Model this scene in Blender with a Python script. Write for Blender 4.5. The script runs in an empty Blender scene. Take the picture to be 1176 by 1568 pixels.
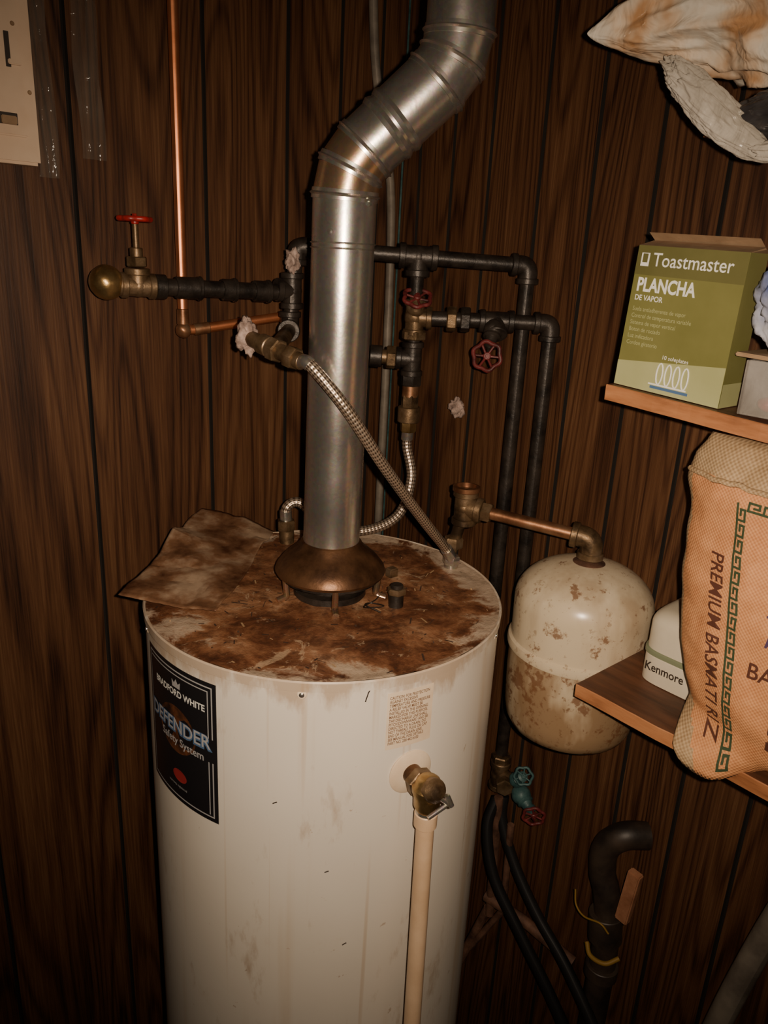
import bpy, bmesh, math, random
from mathutils import Vector, Matrix, noise
random.seed(4)
V=Vector
COL=bpy.context.scene.collection
# ------------------------------------------------------------------ materials
def newmat(name):
    m=bpy.data.materials.new(name); m.use_nodes=True
    nt=m.node_tree; b=nt.nodes['Principled BSDF']
    return m,nt,b
def N(nt,t,**kw):
    n=nt.nodes.new(t)
    for k,v in kw.items(): setattr(n,k,v)
    return n
def coords(nt,scale=(1,1,1),kind='Object'):
    tc=N(nt,'ShaderNodeTexCoord'); mp=N(nt,'ShaderNodeMapping')
    mp.inputs['Scale'].default_value=scale
    nt.links.new(tc.outputs[kind],mp.inputs['Vector']); return mp.outputs[0]
def noi(nt,vec,scale,detail=4,rough=.55,dist=0):
    n=N(nt,'ShaderNodeTexNoise'); n.inputs['Scale'].default_value=scale
    n.inputs['Detail'].default_value=detail; n.inputs['Roughness'].default_value=rough
    n.inputs['Distortion'].default_value=dist
    nt.links.new(vec,n.inputs['Vector']); return n.outputs['Fac']
def ramp(nt,fac,stops):
    r=N(nt,'ShaderNodeValToRGB'); cr=r.color_ramp
    while len(cr.elements)<len(stops): cr.elements.new(.5)
    for e,(p,c) in zip(cr.elements,stops):
        e.position=p; e.color=(*c,1) if len(c)==3 else c
    nt.links.new(fac,r.inputs[0]); return r.outputs[0]
def mix(nt,fac,a,b,mode='MIX'):
    m=N(nt,'ShaderNodeMix',data_type='RGBA',blend_type=mode)
    for i,v in ((0,fac),(6,a),(7,b)):
        if hasattr(v,'is_output'): nt.links.new(v,m.inputs[i])
        elif i==0: m.inputs[0].default_value=v
        else: m.inputs[i].default_value=(*v,1)
    return m.outputs[2]
def math_(nt,op,a,b=None,c=None):
    m=N(nt,'ShaderNodeMath',operation=op)
    for i,v in ((0,a),(1,b),(2,c)):
        if v is None: continue
        if hasattr(v,'is_output'): nt.links.new(v,m.inputs[i])
        else: m.inputs[i].default_value=v
    return m.outputs[0]
def bump(nt,b,h,strength=.3,dist=.002):
    n=N(nt,'ShaderNodeBump'); n.inputs['Strength'].default_value=strength
    n.inputs['Distance'].default_value=dist
    nt.links.new(h,n.inputs['Height']); nt.links.new(n.outputs[0],b.inputs['Normal'])
def mottled(name,c1,c2,scale=20,rough=.5,metal=0,bs=.2,lo=.35,hi=.65,c3=None,sc=(1,1,1),bd=.002):
    m,nt,b=newmat(name); v=coords(nt,sc)
    f=noi(nt,v,scale,5,.6)
    st=[(lo,c1),(hi,c2)] if c3 is None else [(lo,c1),((lo+hi)/2,c2),(hi,c3)]
    nt.links.new(ramp(nt,f,st),b.inputs['Base Color'])
    b.inputs['Roughness'].default_value=rough; b.inputs['Metallic'].default_value=metal
    if bs: bump(nt,b,noi(nt,v,scale*3,4,.6),bs,bd)
    return m
def plain(name,c,rough=.5,metal=0):
    m,nt,b=newmat(name); v=coords(nt)
    nt.links.new(mix(nt,noi(nt,v,40,3),[x*.88 for x in c],c),b.inputs['Base Color'])
    b.inputs['Roughness'].default_value=rough; b.inputs['Metallic'].default_value=metal
    return m

def wood_wall():
    m,nt,b=newmat('wood_panelling')
    tc=N(nt,'ShaderNodeTexCoord'); sp=N(nt,'ShaderNodeSeparateXYZ'); nt.links.new(tc.outputs['Object'],sp.inputs[0])
    s=math_(nt,'ADD',sp.outputs[0],math_(nt,'MULTIPLY',sp.outputs[1],1.37))
    cb=N(nt,'ShaderNodeCombineXYZ'); nt.links.new(s,cb.inputs[0]); nt.links.new(sp.outputs[2],cb.inputs[1])
    def st(sx,sz,det=3,ro=.5,di=0):
        mp=N(nt,'ShaderNodeMapping'); mp.inputs['Scale'].default_value=(sx,sz,1); nt.links.new(cb.outputs[0],mp.inputs[0])
        return noi(nt,mp.outputs[0],1.0,det,ro,di)
    rings=st(6.5,.6,1.5,.4,.2)
    sn=math_(nt,'SINE',math_(nt,'MULTIPLY',rings,150))
    sn=math_(nt,'POWER',math_(nt,'MULTIPLY_ADD',sn,.5,.5),2.5)
    fine=st(330,7,4,.65); mid=st(60,1.6,3,.6); big=st(8,1.2,2)
    f=math_(nt,'ADD',math_(nt,'MULTIPLY',fine,.52),math_(nt,'MULTIPLY',mid,.35))
    f=math_(nt,'ADD',f,math_(nt,'MULTIPLY',big,.28))
    f=math_(nt,'SUBTRACT',f,math_(nt,'MULTIPLY',sn,.14))
    c=ramp(nt,f,[(.33,(.016,.0068,.004)),(.46,(.054,.0225,.0112)),(.59,(.096,.0425,.0195)),(.73,(.150,.074,.035))])
    nt.links.new(c,b.inputs['Base Color']); b.inputs['Roughness'].default_value=.45
    b.inputs['Specular IOR Level'].default_value=.35
    bump(nt,b,fine,.3,.001)
    return m
M_wall=wood_wall()
M_groove=plain('groove_black',(.006,.004,.003),.9)
def tank_paint():
    m,nt,b=newmat('white_enamel')
    v=coords(nt,(1,1,1)); vs=coords(nt,(24,24,1.1))
    drip=ramp(nt,noi(nt,vs,1.0,3,.5),[(.58,(0,0,0)),(.80,(1,1,1))])
    drip2=ramp(nt,noi(nt,coords(nt,(58,58,.8)),1.0,2,.5),[(.65,(0,0,0)),(.72,(1,1,1))])
    spots=ramp(nt,noi(nt,v,9,6,.7),[(.60,(0,0,0)),(.74,(1,1,1))])
    base=mix(nt,noi(nt,v,5,3),(.65,.60,.52),(.75,.70,.62))
    c=mix(nt,math_(nt,'MULTIPLY',drip,.50),base,(.50,.34,.18))
    c=mix(nt,math_(nt,'MULTIPLY',drip2,.48),c,(.42,.26,.12))
    c=mix(nt,math_(nt,'MULTIPLY',spots,.20),c,(.45,.30,.14))
    sp=N(nt,'ShaderNodeSeparateXYZ'); nt.links.new(v,sp.inputs[0])
    zz=math_(nt,'MAXIMUM',math_(nt,'MULTIPLY_ADD',sp.outputs[2],10,-12.1),0)
    g=ramp(nt,math_(nt,'ADD',math_(nt,'MULTIPLY',zz,.55),noi(nt,coords(nt,(1,1,.35)),18,5,.7)),[(.60,(0,0,0)),(.76,(1,1,1))])
    c=mix(nt,math_(nt,'MULTIPLY',g,.65),c,(.36,.24,.14))
    fl=ramp(nt,noi(nt,v,55,3,.6),[(.71,(0,0,0)),(.73,(1,1,1))])
    c=mix(nt,math_(nt,'MULTIPLY',fl,.45),c,(.30,.17,.08))
    nt.links.new(c,b.inputs['Base Color']); b.inputs['Roughness'].default_value=.36
    bump(nt,b,noi(nt,v,60,3),.06,.001)
    return m
M_tank=tank_paint()
def rust_top():
    m,nt,b=newmat('rusty_dirty_top')
    v=coords(nt)
    L_=N(nt,'ShaderNodeVectorMath',operation='LENGTH'); mp=N(nt,'ShaderNodeMapping'); mp.inputs['Scale'].default_value=(1,1,0)
    nt.links.new(v,mp.inputs[0]); nt.links.new(mp.outputs[0],L_.inputs[0])
    n1=noi(nt,v,12,6,.68,.5); n2=noi(nt,v,48,5,.7); n3=noi(nt,v,6,3,.5); n4=noi(nt,v,20,6,.75,.9)
    rust=ramp(nt,n1,[(.32,(.040,.016,.009)),(.42,(.11,.040,.018)),(.50,(.20,.085,.040)),(.58,(.29,.145,.075)),(.68,(.40,.26,.16))])
    rust=mix(nt,math_(nt,'MULTIPLY',ramp(nt,n2,[(.36,(1,1,1)),(.5,(0,0,0))]),.65),rust,(.055,.022,.012))
    rust=mix(nt,ramp(nt,n4,[(.60,(0,0,0)),(.635,(.7,.7,.7))]),rust,(.44,.31,.20))
    e=math_(nt,'ADD',math_(nt,'MULTIPLY',L_.outputs['Value'],11),math_(nt,'MULTIPLY',n1,3.0))
    e=math_(nt,'ADD',e,math_(nt,'MULTIPLY',n3,1.6))
    edge=ramp(nt,math_(nt,'MULTIPLY',e,.19),[(.905,(0,0,0)),(.95,(.9,.9,.9))])
    c=mix(nt,edge,rust,mix(nt,n2,(.28,.19,.12),(.60,.50,.39)))
    nt.links.new(c,b.inputs['Base Color']); b.inputs['Roughness'].default_value=.50
    bump(nt,b,n2,.6,.004)
    return m
M_top=rust_top()
def galv(name='galvanised_steel',base=(.60,.59,.56),rough=.36,metal=.9):
    m,nt,b=newmat(name); v=coords(nt)
    vo=N(nt,'ShaderNodeTexVoronoi'); vo.inputs['Scale'].default_value=260; nt.links.new(v,vo.inputs['Vector'])
    f=noi(nt,v,10,4)
    c=mix(nt,f,[x*.74 for x in base],base)
    c=mix(nt,.18,c,vo.outputs['Color'],'MULTIPLY')
    nt.links.new(c,b.inputs['Base Color']); b.inputs['Metallic'].default_value=metal
    nt.links.new(math_(nt,'MULTIPLY_ADD',f,.2,rough-.1),b.inputs['Roughness'])
    bump(nt,b,noi(nt,v,120,2),.10,.001)
    return m
M_galv=galv(rough=.27,base=(.66,.62,.57))
M_galv_warm=galv('heat_tinted_steel',(.68,.47,.31),.25)
M_iron=mottled('black_iron',(.010,.008,.007),(.042,.033,.027),30,.42,.3,.4)
M_copper=mottled('copper',(.50,.17,.07),(.72,.29,.14),12,.40,.85,.05)
M_oldcopper=mottled('aged_copper',(.16,.07,.035),(.34,.17,.09),18,.42,.8,.15,c3=(.42,.28,.17))
M_brass=mottled('brass',(.22,.13,.05),(.50,.34,.15),25,.35,.9,.25)
M_oldbrass=mottled('tarnished_brass',(.055,.035,.020),(.17,.11,.058),25,.45,.7,.4,c3=(.27,.19,.12))
M_hood=mottled('rusty_hood',(.045,.022,.012),(.17,.085,.042),22,.40,.65,.3)
M_red=mottled('red_handle',(.16,.008,.008),(.42,.02,.018),40,.4,0,.2)
M_darkred=mottled('dark_red_handle',(.04,.007,.007),(.17,.025,.025),60,.5,0,.3)
M_plaster=mottled('plaster_lump',(.16,.11,.09),(.50,.38,.33),60,.9,0,.7)
def exp_paint(name,dirt,lo,slo):
    m,nt,b=newmat(name); v=coords(nt)
    sp=ramp(nt,noi(nt,v,24,6,.72),[(slo,(0,0,0)),(slo+.05,(1,1,1))])
    sp2=ramp(nt,noi(nt,v,80,4,.7),[(.60,(0,0,0)),(.66,(1,1,1))])
    wash=ramp(nt,noi(nt,coords(nt,(1,1,.4)),13,4,.6),[(lo,(0,0,0)),(lo+.22,(1,1,1))])
    base=mix(nt,noi(nt,v,7,3),(.54,.44,.30),(.68,.59,.44))
    c=mix(nt,math_(nt,'MULTIPLY',wash,dirt),base,(.25,.155,.08))
    c=mix(nt,math_(nt,'MULTIPLY',sp2,dirt*.8),c,(.18,.095,.045))
    c=mix(nt,math_(nt,'MULTIPLY',sp,.8),c,(.17,.075,.035))
    nt.links.new(c,b.inputs['Base Color']); b.inputs['Roughness'].default_value=.27
    bump(nt,b,noi(nt,v,40,3),.10,.001); return m
M_exp=exp_paint('cream_painted_steel',.55,.45,.59)
M_exp_dirty=exp_paint('dirty_painted_steel',.92,.24,.53)
M_pvc=mottled('cream_cpvc',(.58,.40,.25),(.70,.51,.34),14,.40,0,.08)
M_black=plain('black_rubber',(.012,.012,.013),.38)
M_label=plain('label_black',(.014,.013,.015),.28)
M_silver=plain('label_silver',(.50,.50,.51),.35,.2)
M_blue=plain('label_blue',(.08,.15,.28),.35)
M_labelred=plain('label_red',(.30,.03,.03),.35)
M_globe=mottled('label_orange',(.02,.012,.010),(.14,.05,.02),60,.4,0,0)
M_sticker=mottled('yellowed_sticker',(.68,.53,.38),(.80,.68,.52),15,.5,0,0)
M_ink=plain('sticker_ink',(.17,.085,.045),.6)
M_white=plain('white_ink',(.80,.80,.76),.5)
M_boxgreen=mottled('green_card',(.150,.148,.045),(.192,.188,.064),8,.36,0,.03)
M_boxpale=mottled('pale_green_card',(.33,.34,.16),(.40,.41,.21),8,.36,0,.03)
M_boxolive=mottled('olive_card',(.105,.100,.034),(.14,.135,.048),8,.38,0,.03)
M_card=mottled('brown_cardboard',(.25,.16,.09),(.33,.22,.13),30,.8,0,.2)
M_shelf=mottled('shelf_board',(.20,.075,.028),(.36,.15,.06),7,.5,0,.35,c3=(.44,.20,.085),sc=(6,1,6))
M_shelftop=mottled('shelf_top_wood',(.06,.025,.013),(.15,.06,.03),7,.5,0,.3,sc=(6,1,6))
def weave(name,c1,c2,sc=420):
    m,nt,b=newmat(name); v=coords(nt)
    s=N(nt,'ShaderNodeSeparateXYZ'); nt.links.new(v,s.inputs[0])
    a=math_(nt,'SINE',math_(nt,'MULTIPLY',s.outputs[1],sc*2)); d=math_(nt,'SINE',math_(nt,'MULTIPLY',s.outputs[2],sc*2))
    w=math_(nt,'MULTIPLY_ADD',math_(nt,'MULTIPLY',a,d),.5,.5)
    f=math_(nt,'ADD',math_(nt,'MULTIPLY',w,.30),math_(nt,'MULTIPLY',noi(nt,v,45,6,.7),.70))
    nt.links.new(ramp(nt,f,[(.28,c1),(.66,c2)]),b.inputs['Base Color'])
    b.inputs['Roughness'].default_value=.8; bump(nt,b,w,.5,.001); return m
M_jute=weave('jute_burlap',(.25,.155,.075),(.50,.36,.21),600)
M_sackorange=weave('orange_printed_jute',(.44,.175,.065),(.68,.33,.145),700)
M_keygreen=plain('green_print',(.035,.06,.025),.8)
M_brownink=plain('brown_print',(.09,.028,.015),.8)
M_purple=plain('purple_print',(.07,.035,.09),.8)
def plastic(name,c1,c2,rough=.25,alpha=1,bs=.5,c3=None,sc=22):
    m,nt,b=newmat(name); v=coords(nt)
    st=[(.38,c1),(.6,c2)] if c3 is None else [(.36,c1),(.46,c2),(.54,c3)]
    nt.links.new(ramp(nt,noi(nt,v,11,4),st),b.inputs['Base Color'])
    b.inputs['Roughness'].default_value=rough; b.inputs['Alpha'].default_value=alpha
    b.inputs['Coat Weight'].default_value=.5 if alpha==1 else 0; b.inputs['Coat Roughness'].default_value=.08
    bump(nt,b,noi(nt,v,sc,3,.5,1.8),bs,.008); return m
M_bag1=plastic('peach_plastic_bag',(.52,.29,.14),(.70,.56,.42),rough=.18,c3=(.72,.67,.58),bs=.6,sc=18)
M_bag2=plastic('white_plastic_bag',(.34,.31,.26),(.56,.52,.46),rough=.22,bs=.5,sc=26)
M_baghollow=plastic('dark_bag_hollow',(.03,.028,.03),(.09,.085,.085),rough=.3)  # dark colour painted in for the shaded hollow of the white bag
M_bluebag=plastic('blue_white_packaging',(.05,.09,.28),(.50,.52,.60),rough=.3)
M_clear=plastic('clear_plastic',(.40,.37,.33),(.6,.57,.53),rough=.12,alpha=.25)
M_film=plastic('clear_film',(.30,.25,.20),(.4,.36,.30),rough=.10,alpha=.16)
M_offwhite=mottled('off_white_plastic',(.56,.50,.38),(.64,.58,.46),10,.35,0,.03)
M_greenedge=plain('green_grey_plastic',(.20,.23,.14),.4)
M_panelcream=mottled('cream_metal_panel',(.60,.44,.31),(.70,.55,.41),8,.42,0,.05)
M_dark=plain('dark_slot',(.03,.02,.015),.6)
M_sheet=mottled('rusty_tin_sheet',(.075,.030,.016),(.22,.115,.062),11,.42,.2,.6,.36,.60,c3=(.44,.32,.22))
M_straw=plain('straw_debris',(.36,.23,.12),.8)
M_darkdebris=plain('dark_debris',(.04,.02,.012),.8)
M_greyconduit=mottled('grey_conduit',(.13,.11,.09),(.24,.21,.17),20,.5,.2,.1)
M_rustframe=mottled('rusted_bracket',(.06,.028,.018),(.19,.095,.06),30,.7,.2,.4)
M_teal=mottled('teal_valve_paint',(.02,.06,.065),(.06,.13,.13),40,.5,.1,.3)
M_yellow=plain('yellow_cord',(.26,.15,.02),.6)
M_drain=mottled('grimy_black_pipe',(.012,.009,.008),(.05,.035,.025),14,.5,0,.2)
M_oldwood=mottled('raw_wood',(.24,.10,.05),(.42,.20,.11),20,.7,0,.4)
M_floor=mottled('concrete_floor',(.10,.085,.07),(.20,.17,.14),8,.8,0,.4)
M_ceil=mottled('ceiling_board',(.30,.27,.23),(.36,.33,.28),5,.9,0,.2)
def braid():
    m,nt,b=newmat('braided_steel')
    tc=N(nt,'ShaderNodeTexCoord'); s=N(nt,'ShaderNodeSeparateXYZ'); nt.links.new(tc.outputs['UV'],s.inputs[0])
    a=math_(nt,'MULTIPLY',math_(nt,'ADD',s.outputs[0],math_(nt,'MULTIPLY',s.outputs[1],.6)),math.pi*2*7)
    d=math_(nt,'MULTIPLY',math_(nt,'SUBTRACT',s.outputs[0],math_(nt,'MULTIPLY',s.outputs[1],.6)),math.pi*2*7)
    w=math_(nt,'MULTIPLY_ADD',math_(nt,'MULTIPLY',math_(nt,'SINE',a),math_(nt,'SINE',d)),.5,.5)
    nt.links.new(ramp(nt,w,[(.2,(.12,.085,.06)),(.6,(.62,.51,.40))]),b.inputs['Base Color'])
    b.inputs['Metallic'].default_value=.8; b.inputs['Roughness'].default_value=.35
    bump(nt,b,w,.6,.001); return m
M_braid=braid()

# ------------------------------------------------------------------ geometry helpers
def obj(name,verts,faces,mats,smooth=True,uvs=None,fm=None):
    me=bpy.data.meshes.new(name); me.from_pydata([tuple(v) for v in verts],[],faces)
    if not isinstance(mats,(list,tuple)): mats=[mats]
    for m in mats: me.materials.append(m)
    if fm:
        for p,i in zip(me.polygons,fm): p.material_index=i
    for p in me.polygons: p.use_smooth=smooth
    if uvs:
        l=me.uv_layers.new(name='UVMap')
        for p in me.polygons:
            for li,vi in zip(p.loop_indices,p.vertices): l.data[li].uv=uvs[vi]
    me.update()
    o=bpy.data.objects.new(name,me); COL.objects.link(o); return o
def fixn(o):
    bm=bmesh.new(); bm.from_mesh(o.data); bmesh.ops.recalc_face_normals(bm,faces=bm.faces); bm.to_mesh(o.data); bm.free(); return o
def autosmooth(o,ang=40):
    me=o.data
    bm=bmesh.new(); bm.from_mesh(me)
    for e in bm.edges:
        if len(e.link_faces)==2 and e.calc_face_angle(0)>math.radians(ang): e.smooth=False
    bm.to_mesh(me); bm.free(); return o
def fillet(pts,rad,seg=8):
    pts=[V(p) for p in pts]; out=[pts[0]]
    for i in range(1,len(pts)-1):
        p=pts[i]; a=(pts[i-1]-p); b=(pts[i+1]-p)
        ra=min(rad,a.length*.49,b.length*.49)
        A=p+a.normalized()*ra; B=p+b.normalized()*ra
        for k in range(seg+1):
            t=k/seg; out.append(A*(1-t)**2+p*2*t*(1-t)+B*t*t)
    out.append(pts[-1]); return out
def catmull(pts,seg=10):
    pts=[V(p) for p in pts]; P=[pts[0]*2-pts[1]]+pts+[pts[-1]*2-pts[-2]]; out=[]
    for i in range(1,len(P)-2):
        for k in range(seg):
            t=k/seg; a,b,c,d=P[i-1],P[i],P[i+1],P[i+2]
            out.append(.5*((2*b)+(c-a)*t+(2*a-5*b+4*c-d)*t*t+(3*b-a-3*c+d)*t**3))
    out.append(pts[-1]); return out
def tube(name,pts,r,mat,n=20,caps=True,radii=None):
    pts=[V(p) for p in pts]; m=len(pts); verts=[];uv=[]
    t0=(pts[1]-pts[0]).normalized()
    u=t0.orthogonal().normalized(); ln=0; pt=t0
    for i,p in enumerate(pts):
        if i==0: t=t0
        elif i==m-1: t=(pts[-1]-pts[-2]).normalized()
        else: t=((pts[i+1]-p).normalized()+(p-pts[i-1]).normalized()).normalized()
        q=pt.rotation_difference(t); u=q@u; u=(u-t*u.dot(t)).normalized(); pt=t; w=t.cross(u)
        rr=radii[i] if radii else r
        if i: ln+=(p-pts[i-1]).length
        for k in range(n+1):
            a=2*math.pi*k/n; verts.append(p+(u*math.cos(a)+w*math.sin(a))*rr); uv.append((k/n,ln/(2*math.pi*r)))
    faces=[]
    for i in range(m-1):
        for k in range(n):
            a=i*(n+1)+k; faces.append((a,a+1,a+n+2,a+n+1))
    if caps:
        faces.append(tuple(range(n-1,-1,-1))); b=(m-1)*(n+1); faces.append(tuple(b+k for k in range(n)))
    o=obj(name,verts,faces,mat,True,uv); 
    return autosmooth(o,50)
def lathe(name,prof,base,axis,mat,n=40,cap=True):
    axis=V(axis).normalized(); u=axis.orthogonal().normalized()
    if abs(axis.z)>.99: u=V((1,0,0))
    w=axis.cross(u); base=V(base); verts=[];faces=[]
    for r,z in prof:
        for k in range(n):
            a=2*math.pi*k/n
            verts.append(base+axis*z+(u*math.cos(a)+w*math.sin(a))*r)
    for i in range(len(prof)-1):
        for k in range(n):
            a=i*n+k; b=i*n+(k+1)%n; faces.append((a,b,b+n,a+n))
    if cap and prof[0][0]>1e-5: faces.append(tuple(range(n-1,-1,-1)))
    if cap and prof[-1][0]>1e-5: faces.append(tuple((len(prof)-1)*n+k for k in range(n)))
    o=obj(name,verts,faces,mat); fixn(o); return autosmooth(o,35)
def cyl(name,a,b,r,mat,n=24,bev=.0012):
    a=V(a);b=V(b);L=(b-a).length; bev=min(bev,r*.3,L*.3)
    return lathe(name,[(r-bev,0),(r,bev),(r,L-bev),(r-bev,L)],a,b-a,mat,n)
def box(name,lo,hi,mat,bev=.002,rot=None):
    bm=bmesh.new(); bmesh.ops.create_cube(bm,size=1)
    lo=V(lo);hi=V(hi);s=hi-lo;c=(lo+hi)/2
    for v in bm.verts: v.co=V((v.co.x*s.x,v.co.y*s.y,v.co.z*s.z))
    if bev: bmesh.ops.bevel(bm,geom=bm.edges[:],offset=bev,segments=2,affect='EDGES')
    me=bpy.data.meshes.new(name); bm.to_mesh(me); bm.free(); me.materials.append(mat)
    if rot: me.transform(rot.to_4x4())
    me.transform(Matrix.Translation(c))
    o=bpy.data.objects.new(name,me); COL.objects.link(o); return o
def blob(name,c,size,mat,amp=.3,fr=3,sub=4,seed=0):
    bm=bmesh.new(); bmesh.ops.create_icosphere(bm,subdivisions=sub,radius=1)
    for v in bm.verts:
        p=v.co.copy(); k=1+amp*noise.fractal(p*fr*.5+V((seed,seed*2,0)),1,2,4)
        v.co=V((p.x*size[0]*k,p.y*size[1]*k,p.z*size[2]*k))+V(c)
    me=bpy.data.meshes.new(name); bm.to_mesh(me); bm.free(); me.materials.append(mat)
    for p in me.polygons: p.use_smooth=True
    o=bpy.data.objects.new(name,me); COL.objects.link(o); return o
def group(name,parts,loc=None):
    e=bpy.data.objects.new(name,None); e.empty_display_size=.05; COL.objects.link(e)
    loc=V(loc) if loc is not None else V((0,0,0)); e.location=loc
    for p in parts:
        if p is None: continue
        p.parent=e; p.matrix_parent_inverse=Matrix.Translation(-loc)
    return e
def elbow(name,p,d1,d2,r,mat):
    p=V(p);d1=V(d1).normalized();d2=V(d2).normalized(); L=r*2.3
    o=tube(name,fillet([p+d1*L,p,p+d2*L],r*1.9,8),r*1.28,mat,20)
    return [o,cyl(name+'_band_a',p+d1*(L-r*.7),p+d1*L*1.04,r*1.5,mat),cyl(name+'_band_b',p+d2*(L-r*.7),p+d2*L*1.04,r*1.5,mat)]
def tee(name,p,dirs,r,mat,L=2.3):
    p=V(p); out=[]
    for i,d in enumerate(dirs):
        d=V(d).normalized()
        out.append(tube(name+'_arm_%d'%i,[p-d*r*.3,p+d*r*L],r*1.28,mat,20))
        out.append(cyl(name+'_band_%d'%i,p+d*(r*(L-.75)),p+d*r*(L+.05),r*1.52,mat))
    out.append(blob(name+'_core',p,(r*1.33,)*3,mat,0,1,3))
    return out
def hexnut(name,p,axis,r,L,mat):
    p=V(p);axis=V(axis).normalized()
    return lathe(name,[(r*.9,0),(r,L*.12),(r,L*.88),(r*.9,L)],p-axis*L/2,axis,mat,6)
def wheel(name,c,axis,r,mat,tr=None):
    c=V(c);axis=V(axis).normalized();u=axis.orthogonal().normalized();w=axis.cross(u);tr=tr or r*.16
    pts=[]
    for k in range(73):
        a=2*math.pi*k/72; rr=r*(1+.07*math.cos(6*a)); pts.append(c+(u*math.cos(a)+w*math.sin(a))*rr)
    out=[tube(name+'_rim',pts,tr,mat,12,False)]
    for k in range(6):
        a=2*math.pi*k/6+.3; d=u*math.cos(a)+w*math.sin(a)
        out.append(tube(name+'_spoke_%d'%k,[c-axis*r*.08,c+d*r],tr*.6,mat,8))
    out.append(cyl(name+'_hub',c-axis*r*.35,c+axis*r*.18,r*.28,mat))
    out.append(hexnut(name+'_nut',c+axis*r*.25,axis,r*.17,r*.2,mat))
    return out
def textgeo(body,size,align='LEFT',bold=0):
    cu=bpy.data.curves.new('tmp','FONT'); cu.body=body; cu.size=size; cu.align_x=align; cu.resolution_u=3; cu.offset=bold
    o=bpy.data.objects.new('tmp',cu); COL.objects.link(o)
    dg=bpy.context.evaluated_depsgraph_get(); dg.update(); me=bpy.data.meshes.new_from_object(o.evaluated_get(dg))
    vs=[v.co.copy() for v in me.vertices]; fs=[tuple(p.vertices) for p in me.polygons]
    bpy.data.objects.remove(o); bpy.data.curves.remove(cu); bpy.data.meshes.remove(me)
    return vs,fs
def text(name,body,size,fn,mat,align='LEFT',bold=0,sx=1):
    vs,fs=textgeo(body,size,align,bold)
    return obj(name,[fn(v.x*sx,v.y) for v in vs],fs,mat,False)
def rectpatch(name,x0,y0,x1,y1,fn,mat,nx=8,ny=2):
    vs=[];fs=[]
    for j in range(ny+1):
        for i in range(nx+1):
            vs.append(fn(x0+(x1-x0)*i/nx,y0+(y1-y0)*j/ny))
    for j in range(ny):
        for i in range(nx):
            a=j*(nx+1)+i; fs.append((a,a+1,a+nx+2,a+nx+1))
    return obj(name,vs,fs,mat,True)
def join(name,objs):
    vs=[];fs=[];mats=[];fm=[];sm=[]
    for o in objs:
        o0=len(vs); me=o.data; vs+=[v.co.copy() for v in me.vertices]
        mm=[]
        for m in me.materials:
            if m not in mats: mats.append(m)
            mm.append(mats.index(m))
        for p in me.polygons: fs.append(tuple(o0+i for i in p.vertices)); fm.append(mm[p.material_index]); sm.append(p.use_smooth)
    for o in objs: bpy.data.objects.remove(o)
    n=obj(name,vs,fs,mats,True,fm=fm)
    for p,s in zip(n.data.polygons,sm): p.use_smooth=s
    return n
def sstep(t): t=max(0,min(1,t)); return t*t*(3-2*t)

# ------------------------------------------------------------------ room
H=2.4
def panel_wall(name,grooves,lo,hi,axis):
    prof=[(lo,.0)]; dark=[]
    for g in sorted(grooves):
        i=len(prof)
        prof+= [(g-.0035,0),(g-.002,.006),(g+.002,.006),(g+.0035,0)]
        dark+= [i,i+1,i+2]
    prof.append((hi,0)); n=len(prof)
    verts=[]
    for z in (0,H):
        for s,d in prof: verts.append((s,d,z) if axis=='x' else (d,s,z))
    for z in (0,H):
        for s in (lo,hi): verts.append((s,.03,z) if axis=='x' else (.03,s,z))
    faces=[(i,i+1,n+i+1,n+i) for i in range(n-1)]; fm=[1 if i in dark else 0 for i in range(n-1)]
    b=2*n; faces.append((b,b+1,b+3,b+2)); fm.append(0)
    faces.append((0,b,b+2,n)); faces.append((n-1,b+1,b+3,2*n-1)); fm+=[0,0]
    return fixn(obj(name,verts,faces,[M_wall,M_groove],False,fm=fm))
panel_wall('wall_left',[-.06,-.151,-.261,-.415,-.623,-.833,-.94,-1.15,-1.35,-1.56,-1.76,-1.96],-2.2,.03,'x')
panel_wall('wall_right',[-.05,-.136,-.225,-.335,-.438,-.545,-.65,-.752,-.856,-1.06,-1.26,-1.46,-1.66,-1.86],-2.2,0,'y')
box('wall_back',(-2.23,-2.2,0),(-2.2,.03,H),M_wall,0)
box('wall_front',(-2.2,-2.23,0),(.03,-2.2,H),M_wall,0)
box('floor',(-2.23,-2.23,-.05),(.03,.03,0),M_floor,0)
box('ceiling',(-2.23,-2.23,H),(.03,.03,H+.04),M_ceil,0)

# ------------------------------------------------------------------ water heater
T=V((-.445,-.385,0)); R=.25; ZT=1.26
def onT(a,z,off=.0006):
    a=math.radians(a); return V((T.x+(R+off)*math.cos(a),T.y+(R+off)*math.sin(a),z))
parts=[]
parts.append(lathe('tank_body',[(R-.012,.03),(R,.035),(R,.28),(R+.003,.283),(R+.003,.288),(R,.292),(R,ZT-.014),(R+.002,ZT-.0135),(R+.0025,ZT-.002),(R+.001,ZT),(R-.001,ZT-.001),(R-.003,ZT-.006)],T,(0,0,1),M_tank,128,False))
tv=[];tf=[];NR=40;NA=160
for i in range(NR+1):
    r=(R-.001)*i/NR
    for k in range(NA):
        a=2*math.pi*k/NA; x=r*math.cos(a);y=r*math.sin(a)
        z=.0016*noise.fractal(V((x*28,y*28,0)),1,2,3) -.003 + (.002 if r>R-.012 else 0)
        tv.append((x,y,z))
for i in range(NR):
    for k in range(NA):
        a=i*NA+k;b=i*NA+(k+1)%NA; tf.append((a,b,b+NA,a+NA))
topo=obj('tank_top',tv,tf,M_top); topo.location=(T.x,T.y,ZT)
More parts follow.
